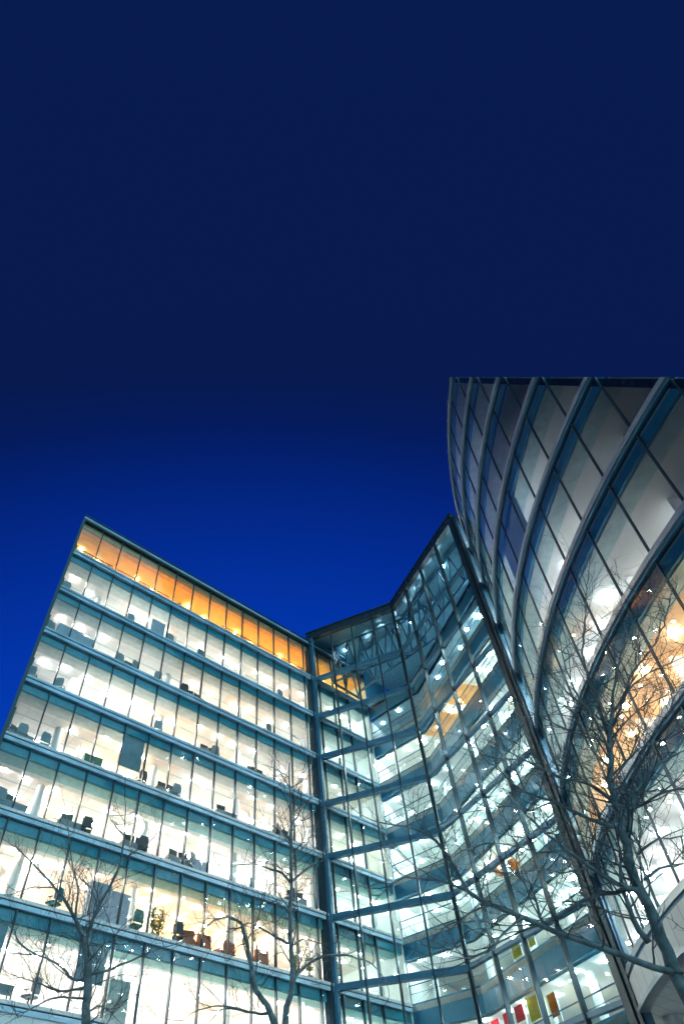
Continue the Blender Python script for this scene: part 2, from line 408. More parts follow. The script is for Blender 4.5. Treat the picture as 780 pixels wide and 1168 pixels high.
# ------------------------------------------------------------------ office wing behind the atrium
wing = thing('rear_wing', (17, 36, 0), 'rear office wing with blue floor edges seen inside the glass atrium', 'office building')
P_, Q_, D2 = Vector((9.25, 38.5)), Vector((12.35, 34.9)), Vector((14.45, 24.9))
BACK = [Vector((15.9, 27.3)), Vector((18.0, 30.6)), Vector((22.2, 35.2)), Vector((22.2, 44)), Vector((14.5, 44.5))]
EDGE = [P_, Q_, D2]
def inset(d):
    """front edge moved d metres into the wing"""
    n1 = Vector((.727, .687)); n2 = Vector((.979, .205))
    return [P_ + n1 * d + Vector((-.0, .0)), Q_ + (n1 + n2).normalized() * d * 1.08, D2 + n2 * d + Vector((-.05, .25)) * d]
wing_st = {}
for k in range(1, 10):
    z = ZL(k)
    mb = MB()
    mb.prism(EDGE + BACK, z - .36, z - .02, M['carpet'] if k > 1 else M['roof'])
    for a, b_ in ((P_, Q_), (Q_, D2)):
        mb.wall(a, b_, .12, z - 1.35, z + .08, M['blue_slab'], .07)
    cl = inset(.35)
    mb.prism(cl + BACK, z - 1.30, z - 1.24, M['ceil_b'] if k == 1 else M['ceil_t'])
    mb.wall(*[p for p in (cl[0], cl[1])], .04, z - 1.40, z - 1.305, M['margin'])
    mb.wall(*[p for p in (cl[1], cl[2])], .04, z - 1.40, z - 1.305, M['margin'])
    st = mb.build('storey', wing); wing_st[k] = st
    wl = MB()
    for a, b_ in zip(BACK[:-1], BACK[1:]): wl.wall(a, b_, .2, z - ST, z - 1.31, M['wall_w'] if k % 2 else M['wall'], -.12)
    wl.wall(BACK[-1], P_ + Vector((.2, .1)), .2, z - ST, z - 1.31, M['wall_w'], -.12)
    wl.build('back_wall', st)
    # glass balustrade with a rail at the slab edge
    gb = MB()
    for a, b_ in ((P_, Q_), (Q_, D2)):
        gb.quad(a, b_, z + .081, z + 1.05, M['glass'])
        gb.tube([(*a, z + 1.07), (*b_, z + 1.07)], .035, M['beam'], 6)
        gb.tube([(*a, z + .6), (*b_, z + .6)], .018, M['beam'], 5)
    if k > 1: gb.build('balustrade', st)
    cols = [(13.6, 36.2), (14.6, 32.2), (15.2, 28.6), (11.3, 39.6)]
    if k > 1:
        for c in cols: MB().cyl(c, .2, z - ST + .001, z - 1.31, M['column'], 14).build('column', st)
    # lamps under this slab (they light the storey below it)
    rnd = random.Random(90 + k)
    n2 = Vector((.979, .205)); d2 = (D2 - Q_).normalized()
    spots = []
    for i in range(7):
        t = .6 + i * 1.55
        spots.append(Q_ + d2 * t + n2 * (.85 + .3 * (i % 2)))
        if i < 6: spots.append(Q_ + d2 * t + n2 * (2.1 if i < 5 else 1.5))
        if i < 4 and i % 2: spots.append(Q_ + d2 * t + n2 * 4.4)
    d1 = (Q_ - P_).normalized(); n1 = Vector((.727, .687))
    for i in range(3):
        spots.append(P_ + d1 * (.8 + 1.6 * i) + n1 * .9); spots.append(P_ + d1 * (.8 + 1.6 * i) + n1 * 3.2)
    for q in spots:
        if rnd.random() < .18: continue
        q = q + Vector((rnd.uniform(-.25, .25), rnd.uniform(-.3, .3)))
        key = 'L_wing' if rnd.random() < .8 else 'L_mid'
        if k == 1: key = 'L_dim' if q.y > 28 else 'L_mid'
        if k == 2: key = 'L_mid' if q.y < 29 else 'L_warm' if q.y < 34.5 else 'L_white'
        put_lamp((*q, z - 1.30), key, st, wing, rnd.choice((.12, .15, .18)))
ub = MB()                                        # dark plant room walls under the atrium roof
for a, b_ in list(zip(BACK[:-1], BACK[1:])) + [(BACK[-1], P_ + Vector((.2, .1)))]: ub.wall(a, b_, .2, ZL(1), ZR + 1.2, M['blue_slab'], -.12)
ub.wall(P_ + Vector((.2, .1)), fac(20.8, .8), .2, ZR + .19, ZR + 1.2, M['blue_slab'], -.12)
ub.build('plant_room_wall', wing)
tm = MB(); z2 = ZL(2)  # orange lamp glow painted onto the ceiling as coloured patches
d2 = (D2 - Q_).normalized(); n2 = Vector((.979, .205))
tm.prism([Q_ + n2 * .5 + Vector((-.3, .5)), Q_ + d2 * 2.2 + n2 * .5, Q_ + d2 * 2.2 + n2 * 3.6, Q_ + n2 * 3.6 + Vector((-.3, .5))], z2 - 1.36, z2 - 1.305, M['orange_lit'])
tm.prism([Q_ + d2 * 3.1 + n2 * .5, Q_ + d2 * 5.2 + n2 * .5, Q_ + d2 * 5.2 + n2 * 2.6, Q_ + d2 * 3.1 + n2 * 2.6], z2 - 1.36, z2 - 1.305, M['orange_lit'])
tm.build('orange_lit_patch', wing_st[2])

# ------------------------------------------------------------------ glass atrium between block and tower
atrium = thing('glass_atrium', (9, 33, 0), 'folded dark blue glass atrium with steel transoms between the two buildings', 'atrium')
ZT = 39.95 + EYE
def lerp(a, b, t): return a + (b - a) * t
panels = ((B, C, 4), (C, D, 4))
for pi, (a, b, n) in enumerate(panels):
    d = (b - a).normalized(); out = Vector((d.y, -d.x))          # outward (towards the square)
    lv = [ZT - .75] + [ZL(k) for k in range(1, 10)] + [.25]
    for k, z in enumerate(lv):                                     # transoms
        if k == 0: continue
        h, dp = (.34, .34) if pi == 0 else (.20, .26)
        sc = MB(); sc.prism([a - out * dp / 2, b - out * dp / 2, b + out * dp / 2, a + out * dp / 2], z - h, z, M['beam']); sc.build('transom', atrium)
    mu = MB()
    for i in range(0, n + 1):
        if pi == 0 and i == 0 or pi == 1 and i == n: continue
        p = lerp(a, b, i / n)
        mu.prism([p - d * .04 - out * .05, p + d * .04 - out * .05, p + d * .04 + out * .21, p - d * .04 + out * .21], .1, ZT - .76, M['frame'])
    sr = mu.build('mullions', atrium)
    for k in range(len(lv) - 1):
        for i in range(n):
            g = MB(); h = .34 if pi == 0 else .20
            p, q = lerp(a, b, i / n) + d * .045, lerp(a, b, (i + 1) / n) - d * .045
            g.quad(p, q, lv[k + 1] + .002, lv[k] - (h + .002 if k else 0), M['glass_a'])
            g.build('window', sr)
# fascia, roof
fa = MB()
def out_of(a, b):
    d = (b - a).normalized(); return Vector((d.y, -d.x))
o1, o2 = out_of(B, C), out_of(C, D)
om = (o1 + o2).normalized() / max(.3, math.cos(o1.angle(o2) / 2))
fr_ = [B + o1 * .3 - (C - B).normalized() * .35, C + om * .3, D + o2 * .3 + (D - C).normalized() * .3]
bk_ = [B - o1 * .06 - (C - B).normalized() * .35, C - om * .06, D - o2 * .06 + (D - C).normalized() * .3]
fa.prism([fr_[0], fr_[1], bk_[1], bk_[0]], ZT - .75, ZT - .08, M['roof'])
fa.prism([fr_[1], fr_[2], bk_[2], bk_[1]], ZT - .75, ZT - .08, M['roof'])
fr2 = [p + o1 * .08 for p in fr_]
fa.prism([fr2[0], fr2[1], bk_[1], bk_[0]], ZT - .078, ZT + .05, M['frame'])
fa.prism([fr2[1], fr2[2], bk_[2], bk_[1]], ZT - .078, ZT + .05, M['frame'])
rp = [bk_[0] + Vector((.02, .05)), bk_[1] + Vector((.05, .05)), bk_[2] + Vector((.05, .1)), Vector((15.9, 26.6)), Vector((18, 30.4)), Vector((22, 35)), Vector((16, 44)), fac(26, .6), fac(20.8, .6)]
fa.build('fascia', atrium)
ra = MB(); ra.prism(rp, ZT - .5, ZT - .1, M['soffit_d']); ra = ra.build('roof', atrium)
for q in (Vector((7.5, 36.3)), Vector((12.6, 33.0)), Vector((14.0, 27.4))):
    put_lamp((*q, ZT - .51), 'L_mid', ra, atrium, .085)
# added lamps hidden behind the rear wing's edge, to brighten the atrium roof
n2 = Vector((.979, .205))
for i in range(7):
    q = Q_ + d2 * (.5 + 1.5 * i) + n2 * (.9 if i < 6 else .6)
    l = put_lamp((*q, ZL(1) - .01), 'L_dim', wing_st[1], wing, .19); l.rotation_euler = (math.pi, 0, 0); l.name = 'added_uplight'
for i in range(3):
    q = P_ + (Q_ - P_).normalized() * (.6 + 1.7 * i) + Vector((.727, .687)) * .9
    l = put_lamp((*q, ZL(1) - .01), 'L_dim', wing_st[1], wing, .19); l.rotation_euler = (math.pi, 0, 0); l.name = 'added_uplight'
# roof trusses under the atrium roof
for j, (p, q) in enumerate(((lerp(B, C, .15) + Vector((.6, 1.4)), lerp(C, D, .0) + Vector((1.1, .6))), (C + Vector((1.0, .8)), lerp(C, D, .97) + Vector((1.1, .4))), (Vector((8.4, 37)), Vector((15, 29))), (Vector((6.2, 36.0)), Vector((9.6, 38.6))))):
    t = MB(); z0, z1 = ZL(1) + .5, ZT - .8; n = 6 if j < 3 else 3
    t.tube([(*p, z0), (*q, z0)], .10, M['beam'], 8); t.tube([(*p, z1), (*q, z1)], .10, M['beam'], 8)
    for i in range(n):
        a, m_, b = lerp(p, q, i / n), lerp(p, q, (i + .5) / n), lerp(p, q, (i + 1) / n)
        t.tube([(*a, z0), (*m_, z1)], .06, M['beam'], 6); t.tube([(*m_, z1), (*b, z0)], .06, M['beam'], 6)
    t.build('roof_truss', atrium)
# corner post where the atrium meets the office block
cp_ = MB(); d1 = (C - B).normalized()
q0 = B - d1 * .16
cp_.prism([q0 - d1 * .30 - o1 * .1, q0 + d1 * .18 - o1 * .1, q0 + d1 * .18 + o1 * .5, q0 - d1 * .30 + o1 * .5], 0, ZT - .755, M['frame'])
cp_.prism([q0 + d1 * .182 - o1 * .1, q0 + d1 * .36 - o1 * .1, q0 + d1 * .36 + o1 * .30, q0 + d1 * .182 + o1 * .30], 0, ZT - .755, M['beam'])
cp_.build('corner_post', atrium)
# deep end fin beside the round tower
ef = MB(); d2_ = (D - C).normalized()
q0 = D + d2_ * .12
for a0, a1, b0, b1, mt in ((-.12, .20, -.15, .42, 'frame'), (.202, .26, -.05, .30, 'beam'), (.262, .42, -.15, .36, 'frame'), (.422, .50, -.05, .26, 'beam')):
    ef.prism([q0 + d2_ * a0 + o2 * b0, q0 + d2_ * a1 + o2 * b0, q0 + d2_ * a1 + o2 * b1, q0 + d2_ * a0 + o2 * b1], 0, ZT - .755, M[mt])
ef.build('end_post', atrium)

# ------------------------------------------------------------------ round tower on the right
TH0, DTH, TR = 180.0, 3.3, 29.5
H0 = 11.933
def tc(h): return Vector((40.984 - .0288 * (h - 24), 11.4315 - .0955 * (h - 24)))
def HJ(j): return H0 + ST * j
def TP(th, r, h):
    c = tc(h); a = R(th)
    return Vector((c.x + r * math.cos(a), c.y + r * math.sin(a), h + EYE))
_a, _b = ray(0, 430), ray(780, 430)
PN = _a.cross(_b).normalized()
if PN.z < 0: PN = -PN
# the roof of the tower rakes down steeply towards the square
CUT = (Vector((0, 0, EYE)), PN)
def above(p): return (p - CUT[0]).dot(PN)
tower = thing('round_tower', (41, 12, 0), 'curved glass tower with raked top, steel rings and bright rooms', 'tower')
def arc(mb, th0, th1, r0, r1, h0, h1, mat, step=3.3):
    """closed ring sector"""
    n = max(1, int(round((th1 - th0) / step)))
    vs = []
    for i in range(n + 1):
        th = th0 + (th1 - th0) * i / n
        vs += [TP(th, r0, h0), TP(th, r1, h0), TP(th, r1, h1), TP(th, r0, h1)]
    o = len(mb.v); k = mb.mi(mat); mb.v += vs
    fl = []
    for i in range(n):
        a, b = 4 * i, 4 * i + 4
        for q in range(4):
            fl.append([a + q, b + q, b + (q + 1) % 4, a + (q + 1) % 4])
    fl += [[0, 1, 2, 3], [4 * n + 3, 4 * n + 2, 4 * n + 1, 4 * n]]
    for f in fl: mb.f.append([x + o for x in f]); mb.m.append(k); mb.smooth.append(False)
TA, TB = 120., 240.                     # the part of the ring that is detailed
tow_st = {}
for j in range(-1, 8):
    h = HJ(j)
    mb = MB()
    arc(mb, TA, TB, TR - .10, TR + .13, h - .16, h + .06, M['rail'], 1.65)          # ring rail
    arc(mb, TA, TB, TR - .08, TR + .06, h - .27, h - .162, M['beam'], 1.65)
    arc(mb, TA, TB, TR - 8, TR - .10, h - .38, h - .02, M['carpet'])
    if j > -1:
        arc(mb, TA, TB, TR - .20, TR - .09, h - .84, h - .385, M['spandrel_b'], 1.65)
        arc(mb, TA, TB, TR - .85, TR - .205, h - .90, h - .845, M['margin'], 1.65)
        ceil = M['timber'] if j == 1 else M['ceil_t']
        arc(mb, TA, TB, TR - 8, TR - .86, h - .80, h - .74, ceil)
        arc(mb, TA, TB, TR - 8.2, TR - 8.0, h - ST, h - .385, M['wall'] if j == 1 else M['wall_w'])
    st = mb.build('storey', tower, cut=CUT); tow_st[j] = st
# floors the whole way round, plain
core = MB()
for j in range(-1, 8): arc(core, TB, TA + 360, TR - 8, TR + .1, HJ(j) - .4, HJ(j), M['band'], 6)
arc(core, TB, TA + 360, TR - .3, TR - .2, -EYE, HJ(7), M['glass_d'], 6)
arc(core, 0, 360, TR - 8.6, TR - 8.3, -EYE, HJ(7), M['spandrel'], 6)
core.build('far_side', tower, cut=CUT)
for j in range(-1, 7):
    h0, h1 = HJ(j) + .062, HJ(j + 1) - .275
    for i in range(-13, 9):
        t0, t1 = TH0 + DTH * i, TH0 + DTH * (i + 1)
        g = MB()
        g.add([TP(t0 + .08, TR, h0), TP(t1 - .08, TR, h0), TP(t1 - .08, TR, h1), TP(t0 + .08, TR, h1)], [[0, 1, 2, 3]], M['glass_t'])
        arc(g, t0 - .05, t0 + .05, TR - .04, TR + .03, h0, h1, M['frame'])
        if above(TP(t0, TR, h0)) > -.2 and above(TP(t1, TR, h0)) > -.2: continue
        g.build('window', tow_st[j], cut=CUT)
    # partitions added to block lamp light every two bays; lamps dimmed upwards for a fade
    for i in range(-13, 9, 2):
        pw = MB(); arc(pw, TH0 + DTH * i - .06, TH0 + DTH * i + .06, TR - 8, TR - 1.8, HJ(j), HJ(j + 1) - .805, M['wall_w'])
        pw.build('partition', tow_st[j], cut=CUT)
    rnd = random.Random(40 + j)
    for i in range(-13, 8):
        th = TH0 + DTH * (i + .5)
        a = -above(TP(th, TR, HJ(j) + 2))
        if (i, j) in ((-4, 4), (-3, 4)) or a < 2.0: continue
        key = 'L_low' if a < 3.8 else 'L_dim' if a < 5.0 else 'L_mid' if a < 6.3 else ('L_cool' if (i + j) % 3 else 'L_white')
        if j == 0 and a > 2.2: key = 'L_warm'
        rows = [(TR - 2.7, .12), (TR - 5.0, .14)]
        if a > 7.2 and j < 4: rows.append((TR - rnd.uniform(1.2, 1.9), .11))
        for r, rr in rows:
            p = TP(th + rnd.uniform(-.6, .6), r, HJ(j + 1) - .80)
            if above(p) > -.3: continue
            put_lamp(p, key, tow_st[j], tower, rr)
    if j == 3:                                     # one room with its blind drawn
        bl = MB(); arc(bl, TH0 - DTH * 3.97, TH0 - DTH * 2.03, TR - .30, TR - .26, HJ(j) + .0, HJ(j + 1) - .91, M['blind'], 1.65); bl.build('roller_blind', tow_st[j])
    # white columns
    for i in range(-12, 6, 4):
        p = TP(TH0 + DTH * (i + .2), TR - 2.4, HJ(j))
        if above(p + Vector((0, 0, 3))) > -.3: continue
        MB().cyl((p.x, p.y), .2, p.z, p.z + ST - .81, M['column'], 14).build('column', tow_st[j])
# raked and flat roofs
bm = bmesh.new()
n = 72; lo, hi = [], []
for i in range(n):
    lo.append(bm.verts.new(TP(360 * i / n, TR - .02, -EYE + .02))); hi.append(bm.verts.new(TP(360 * i / n, TR - .02, HJ(7) + .06)))
for i in range(n): bm.faces.new((lo[i], lo[(i + 1) % n], hi[(i + 1) % n], hi[i]))
bm.faces.new(hi); bm.faces.new(lo[::-1])
res = bmesh.ops.bisect_plane(bm, geom=bm.verts[:] + bm.edges[:] + bm.faces[:], plane_co=CUT[0] - PN * .05, plane_no=PN, clear_outer=True)
es = [e for e in res['geom_cut'] if isinstance(e, bmesh.types.BMEdge)]
vs = []
# order the cut loop
if es:
    cur = es[0].verts[0]; first = cur; used = set(); loop = [cur]
    while True:
        nx = [e for e in cur.link_edges if e in es and e not in used]
        if not nx: break
        used.add(nx[0]); cur = nx[0].other_vert(cur)
        if cur is first: break
        loop.append(cur)
    vs = [v.co.copy() for v in loop]
flat = [[v.co.copy() for v in f.verts] for f in bm.faces if len(f.verts) > 6 and f.calc_center_median().z > HJ(7)]
bm.free()
if vs:
    rk = MB(); N = len(vs)
    rk.add(vs + [v - PN * .25 for v in vs], [list(range(N)), list(range(N, 2 * N))[::-1]] + [[i, (i + 1) % N, N + (i + 1) % N, N + i] for i in range(N)], M['roof'])
    rk.build('raked_roof', tower)
for f in flat:
    fl = MB(); N = len(f)
    fl.add(f + [v - Vector((0, 0, .3)) for v in f], [list(range(N)), list(range(N, 2 * N))[::-1]] + [[i, (i + 1) % N, N + (i + 1) % N, N + i] for i in range(N)], M['roof'])
    fl.build('flat_roof', tower)
# roof edge, stone base ring and recessed ground floor
pr = MB(); arc(pr, TA, TB, TR - .1, TR + .10, HJ(7) + .102, HJ(7) + .55, M['roof'], 1.65)
pr.build('parapet', tower, cut=CUT)
hb = HJ(-1)
sb = MB()
arc(sb, TA, TB, TR - .1, TR + .12, hb - 1.25, hb - .302, M['stone'], 1.65)
arc(sb, TA, TB, TR - .15, TR + .20, hb - 1.40, hb - 1.252, M['rail'], 1.65)
arc(sb, TA, TB, TR - 4.2, TR - .152, hb - 1.36, hb - 1.30, M['stone'], 1.65)
sb.build('stone_ring', tower, cut=CUT)
gf = MB()
arc(gf, TA, TB, TR - 4.3, TR - 4.2, -EYE + .01, hb - 1.3, M['stone'], 3.3)
gf.build('ground_floor_wall', tower, cut=CUT)
for i in range(-12, 6, 3):
    p = TP(TH0 + DTH * i, TR - 1.0, -EYE)
    if above(p + Vector((0, 0, hb))) > -1: continue
    MB().cyl((p.x, p.y), .3, .0, hb + EYE - 1.3, M['column'], 18).build('column', tower)

# ------------------------------------------------------------------ furniture behind the glass
ORD = ['', 'first', 'second', 'third', 'fourth', 'fifth', 'sixth', 'seventh', 'eighth', 'ninth', 'tenth', 'eleventh', 'twelfth', 'thirteenth', 'fourteenth', 'fifteenth', 'sixteenth', 'seventeenth']
def make_chair(mat):
    t = bpy.data.objects.new('office_chair', None); COL.objects.link(t)
    s = MB(); s.box((0, 0, .49), (.50, .48, .09), mat); s.build('seat', t)
    b = MB()
    pts = [(-.22, .24), (.22, .24), (.25, .22), (.25, .27), (.22, .29), (-.22, .29), (-.25, .27), (-.25, .22)]
    b.prism([(x, y) for x, y in pts], .60, 1.08, mat); b.prism([(x * .8, y) for x, y in pts], 1.081, 1.2, mat); b.build('backrest', t)
    g = MB(); g.cyl((0, 0), .03, .1, .445, M['frame'], 8)
    for i in range(5):
        a = 2 * math.pi * i / 5; g.tube([(0, 0, .10), (.28 * math.cos(a), .28 * math.sin(a), .05)], .022, M['frame'], 5)
    g.build('base', t)
    for sx in (-1, 1): MB().box((.29 * sx, .05, .70), (.05, .26, .03), M['black']).tube([(.27 * sx, .05, .46), (.29 * sx, .05, .69)], .015, M['black'], 5).build('armrest', t)
    return t
def make_desk():
    t = bpy.data.objects.new('desk', None); COL.objects.link(t)
    MB().box((0, 0, .73), (1.4, .7, .035), M['wood']).build('desktop', t)
    for sx in (-1, 1):
        for sy in (-1, 1): MB().box((.64 * sx, .29 * sy, .356), (.05, .05, .71), M['frame']).build('leg', t)
    MB().box((0, -.33, .52), (1.24, .02, .36), M['grey']).build('modesty_panel', t)
    return t
def make_monitor():
    t = bpy.data.objects.new('monitor', None); COL.objects.link(t)
    MB().box((0, 0, .30), (.55, .03, .34), M['black']).build('screen', t)
    MB().cyl((0, 0), .11, 0, .015, M['black'], 12).cyl((0, .02), .02, .016, .2, M['black'], 8).build('stand', t)
    return t
def make_plant():
    t = bpy.data.objects.new('potted_plant', None); COL.objects.link(t)
    MB().cyl((0, 0), .17, 0, .38, M['pot'], 14, .22).build('pot', t)
    st = MB(); lf = MB(); rn = random.Random(5)
    for i in range(7):
        a = rn.uniform(0, 6.28); h = rn.uniform(.9, 1.9); sp = rn.uniform(.1, .35)
        pts = [(sp * q * math.cos(a), sp * q * math.sin(a), .36 + (h - .36) * q) for q in (0, .35, .7, 1)]
        st.tube(pts, [.018, .014, .01, .006], M['green'], 5)
        for q in range(16):
            f = rn.uniform(.25, 1); b = Vector((sp * f * math.cos(a), sp * f * math.sin(a), .36 + (h - .36) * f))
            a2 = rn.uniform(0, 6.28); L = rn.uniform(.15, .34); d = Vector((math.cos(a2), math.sin(a2), rn.uniform(-.3, .5))).normalized(); w = d.cross(Vector((0, 0, 1))).normalized() * .05
            lf.add([b, b + d * L * .5 + w, b + d * L, b + d * L * .5 - w], [[0, 1, 2, 3]], M['green'])
    st.build('stems', t); lf.build('foliage', t)
    return t
def make_cabinet(mat, w=1.0, h=1.7):
    t = bpy.data.objects.new('cabinet', None); COL.objects.link(t)
    MB().box((0, 0, h / 2), (w, .42, h), mat).build('carcass', t)
    for sx in (-1, 1):
        dr = MB().box((w / 4 * sx, -.225, h / 2), (w / 2 - .02, .02, h - .06), mat).build('door', t)
        MB().box((.04 * sx, -.247, h / 2), (.02, .02, .2), M['rail']).build('handle', dr)
    return t
def make_armchair():
    t = bpy.data.objects.new('armchair', None); COL.objects.link(t)
    MB().box((0, 0, .34), (.62, .6, .2), M['brick']).build('seat', t)
    MB().prism([(-.4, .3), (.4, .3), (.36, .46), (-.36, .46)], .2, .95, M['brick']).build('backrest', t)
    for sx in (-1, 1): MB().box((.39 * sx, .0, .40), (.15, .6, .42), M['brick']).build('armrest', t)
    for sx in (-1, 1):
        for sy in (-1, 1): MB().cyl((.28 * sx, .24 * sy), .025, .0, .238, M['frame'], 8).build('leg', t)
    return t
def make_vase():
    mb = MB(); prof = [(.10, 0), (.15, .12), (.17, .35), (.13, .6), (.07, .78), (.06, .9), (.10, 1.0)]
    n = 16; vs = [(r * math.cos(2 * math.pi * i / n), r * math.sin(2 * math.pi * i / n), z) for r, z in prof for i in range(n)]
    mb.add(vs, [[a * n + i, a * n + (i + 1) % n, (a + 1) * n + (i + 1) % n, (a + 1) * n + i] for a in range(len(prof) - 1) for i in range(n)] + [list(range(n))[::-1]], M['blue_slab'], True)
    return mb.build('floor_vase')
PROTO = {}
def place(kind, maker, p, rz, label, cat, group=None):
    """first use takes the original, later uses copy it part by part"""
    if kind not in PROTO:
        t = PROTO[kind] = maker()
    else:
        src = PROTO[kind]; t = src.copy(); COL.objects.link(t)
        for ch in list(src.children):
            c = ch.copy(); COL.objects.link(c); c.parent = t
            for g in list(ch.children):
                d = g.copy(); COL.objects.link(d); d.parent = c
    t.location = p; t.rotation_euler = (0, 0, rz); tag(t, label, cat, group)
    return t
RZ = math.atan2(E_.y, E_.x)
def where(k, u):
    i = int(u / BAY) + 1
    return 'at the %s window from the corner, %s floor down' % (ORD[i], ORD[k])
def chair(k, u, v=.62, mat='grey', rz=None):
    z = ZL(k) - .018
    col = {'grey': 'grey', 'teal': 'teal', 'black': 'black'}[mat]
    place('chair_' + mat, lambda: make_chair(M[mat]), (*fac(u, v), z), RZ + (rz if rz is not None else random.uniform(2.6, 3.7)), '%s office chair %s' % (col, where(k, u)), 'office chair', 'office chairs behind the glass')
def desk(k, u, v=.75, mon=1):
    z = ZL(k) - .018
    place('desk', make_desk, (*fac(u, v), z), RZ, 'wooden desk %s' % where(k, u), 'desk', 'desks behind the glass')
    for q in range(mon):
        place('monitor', make_monitor, (*fac(u - .3 + .62 * q, v - .05), z + .7485), RZ + math.pi + random.uniform(-.3, .3), '%sblack monitor on the desk %s' % ('left ' if q == 0 and mon > 1 else 'right ' if mon > 1 else '', where(k, u)), 'monitor', 'monitors on the desks')
def cab(k, u, v, kind, h=1.7, w=1.0):
    z = ZL(k) - .018
    mat = {'grey': 'cab', 'green': 'green', 'pale': 'margin'}[kind]
    place('cab_%s_%.1f_%.1f' % (kind, h, w), lambda: make_cabinet(M[mat], w, h), (*fac(u, v), z), RZ, '%s%s cabinet %s' % ('wide ' if w > 1.2 else '', {'grey': 'blue grey', 'green': 'low green', 'pale': 'pale grey'}[kind], where(k, u)), 'cabinet')
def plant(k, u, v=.7):
    place('plant', make_plant, (*fac(u, v), ZL(k) - .018), random.uniform(0, 6), 'leafy green plant in a pot %s' % where(k, u), 'potted plant', 'potted plants behind the glass')
chair(2, .5); chair(2, 10.4)
chair(3, .35); cab(3, 1.6, .7, 'grey', 1.5, 1.5); cab(3, 2.75, 1.0, 'grey', 1.7)
cab(2, 7.0, .6, 'grey', 1.9); chair(2, 5.0); chair(2, 8.0); chair(2, 17.4)
desk(3, 5.3, .8, 2); chair(3, 4.9); chair(3, 5.9); chair(3, 7.7, .6); chair(3, 9.6, .6, 'black'); desk(3, 10.4, .8, 2); chair(3, 16.3, .6)
for u in (13.0, 14.2, 15.4, 16.6, 17.8): desk(3, u + .05, 1.25, 1)
chair(4, .4); chair(4, 2.0, .6); desk(4, 11.9, .8, 2); chair(4, 12.3); chair(4, 8.2, .6)
desk(4, 15.6, .9, 2)
chair(5, .9, .6, 'grey'); desk(5, .9, .9, 1); chair(5, 2.1, .6); cab(5, 4.8, .6, 'green', .95); chair(5, 7.7, .6, 'black'); desk(5, 9.4, .8, 2); chair(5, 9.9, .6); desk(5, 13.4, .8, 1); chair(5, 17.0, .6, 'black'); desk(5, 17.6, .8, 2)
chair(6, .9); desk(6, 1.6, .8, 1); desk(6, 4.6, .8, 1); chair(6, 5.3, .6, 'black'); desk(6, 8.0, .8, 2); chair(6, 8.4, .6, 'black'); desk(6, 10.6, .8, 2); chair(6, 11.2, .6); cab(6, 11.9, .7, 'grey', 1.0)
chair(6, 18.0, .6, 'black'); desk(6, 18.6, .8, 2)
o = place('vase', make_vase, (*fac(15.3, .55), ZL(6) - .018), 0, 'slim dark blue floor vase standing against the glass behind the middle tree', 'vase')
chair(7, 4.6, .55, 'teal'); cab(7, 6.6, .6, 'grey', 2.0, 1.1); cab(7, 7.75, .8, 'grey', 1.9); chair(7, 8.7, .55, 'teal'); plant(7, 9.7); plant(7, 10.1, .9)
for i, u in enumerate((11.6, 12.5, 13.9)):
    place('armchair', make_armchair, (*fac(u, .9), ZL(7) - .018), RZ + 2.8 + .3 * i, 'red brown armchair %s' % where(7, u), 'armchair', 'red brown armchairs')
chair(7, 11.0, .6, 'black'); plant(7, 18.4); plant(7, 19.3, .6); plant(7, 21.4)
place('armchair', make_armchair, (*fac(16.0, .8), ZL(7) - .018), RZ + 3, 'red brown armchair %s' % where(7, 16.0), 'armchair', 'red brown armchairs')
chair(8, 2.2, .6, 'teal'); desk(8, 3.2, .8, 1); cab(8, 8.4, .8, 'pale', 1.9); chair(8, 4.6, .6, 'grey')
# boards and hangings inside the atrium
bd = (D2 - Q_).normalized(); ba = math.atan2(bd.y, bd.x)
fl = [Q_ + Vector((1.0, .2)), D2 + Vector((.6, .15))]
def board(px, py, w, h, mat, label, cat='display board', name='display_board'):
    p = at_line(px, py, fl[0], fl[1])
    k = min(range(1, 11), key=lambda q: (p.z - h / 2 - ZL(q)) if p.z - h / 2 - ZL(q) > -.6 else 99)
    zf = ZL(k) - .018
    t = thing(name, (p.x, p.y, zf), label, cat, 'coloured boards on the atrium floors', ba)
    # panel, its frame and two legs (local space, then turned by the empty)
    zc = max(.75 + h / 2, p.z - zf)
    for nm, bx in (('panel', ((0, 0, zc), (w, .04, h), M[mat])),):
        mb = MB(); mb.box(*bx); mb.v = [v + t.location for v in mb.v]; mb.build(nm, t)
    for sx in (-1, 1):
        mb = MB(); mb.box((sx * (w / 2 + .03), 0, (zc + h / 2) / 2), (.04, .05, zc + h / 2), M['white']); mb.v = [v + t.location for v in mb.v]; mb.build('leg', t)
board(563, 1160, .8, .95, 'red', 'red display board at the foot of the atrium, farthest from the end post')
board(578, 1157, .8, .95, 'red', 'red display board at the foot of the atrium, between two red ones')
board(592, 1153, .8, .95, 'red', 'red display board at the foot of the atrium, next to the yellow board')
board(608, 1148, .9, 1.2, 'yellow', 'tall yellow display board beside the three red boards')
board(631, 1146, .6, 1.0, 'orangeb', 'slim orange display board right of the tall yellow one')
board(590, 1088, .8, .9, 'yellow', 'square yellow board on the floor above the red boards')
board(608, 1079, .5, .9, 'yellow', 'narrow yellow board on the floor above, nearer the end post')
board(443, 1053, .4, 1.0, 'purple', 'small purple board near the inner corner of the atrium')
p0 = Q_ + Vector((.6, .1))
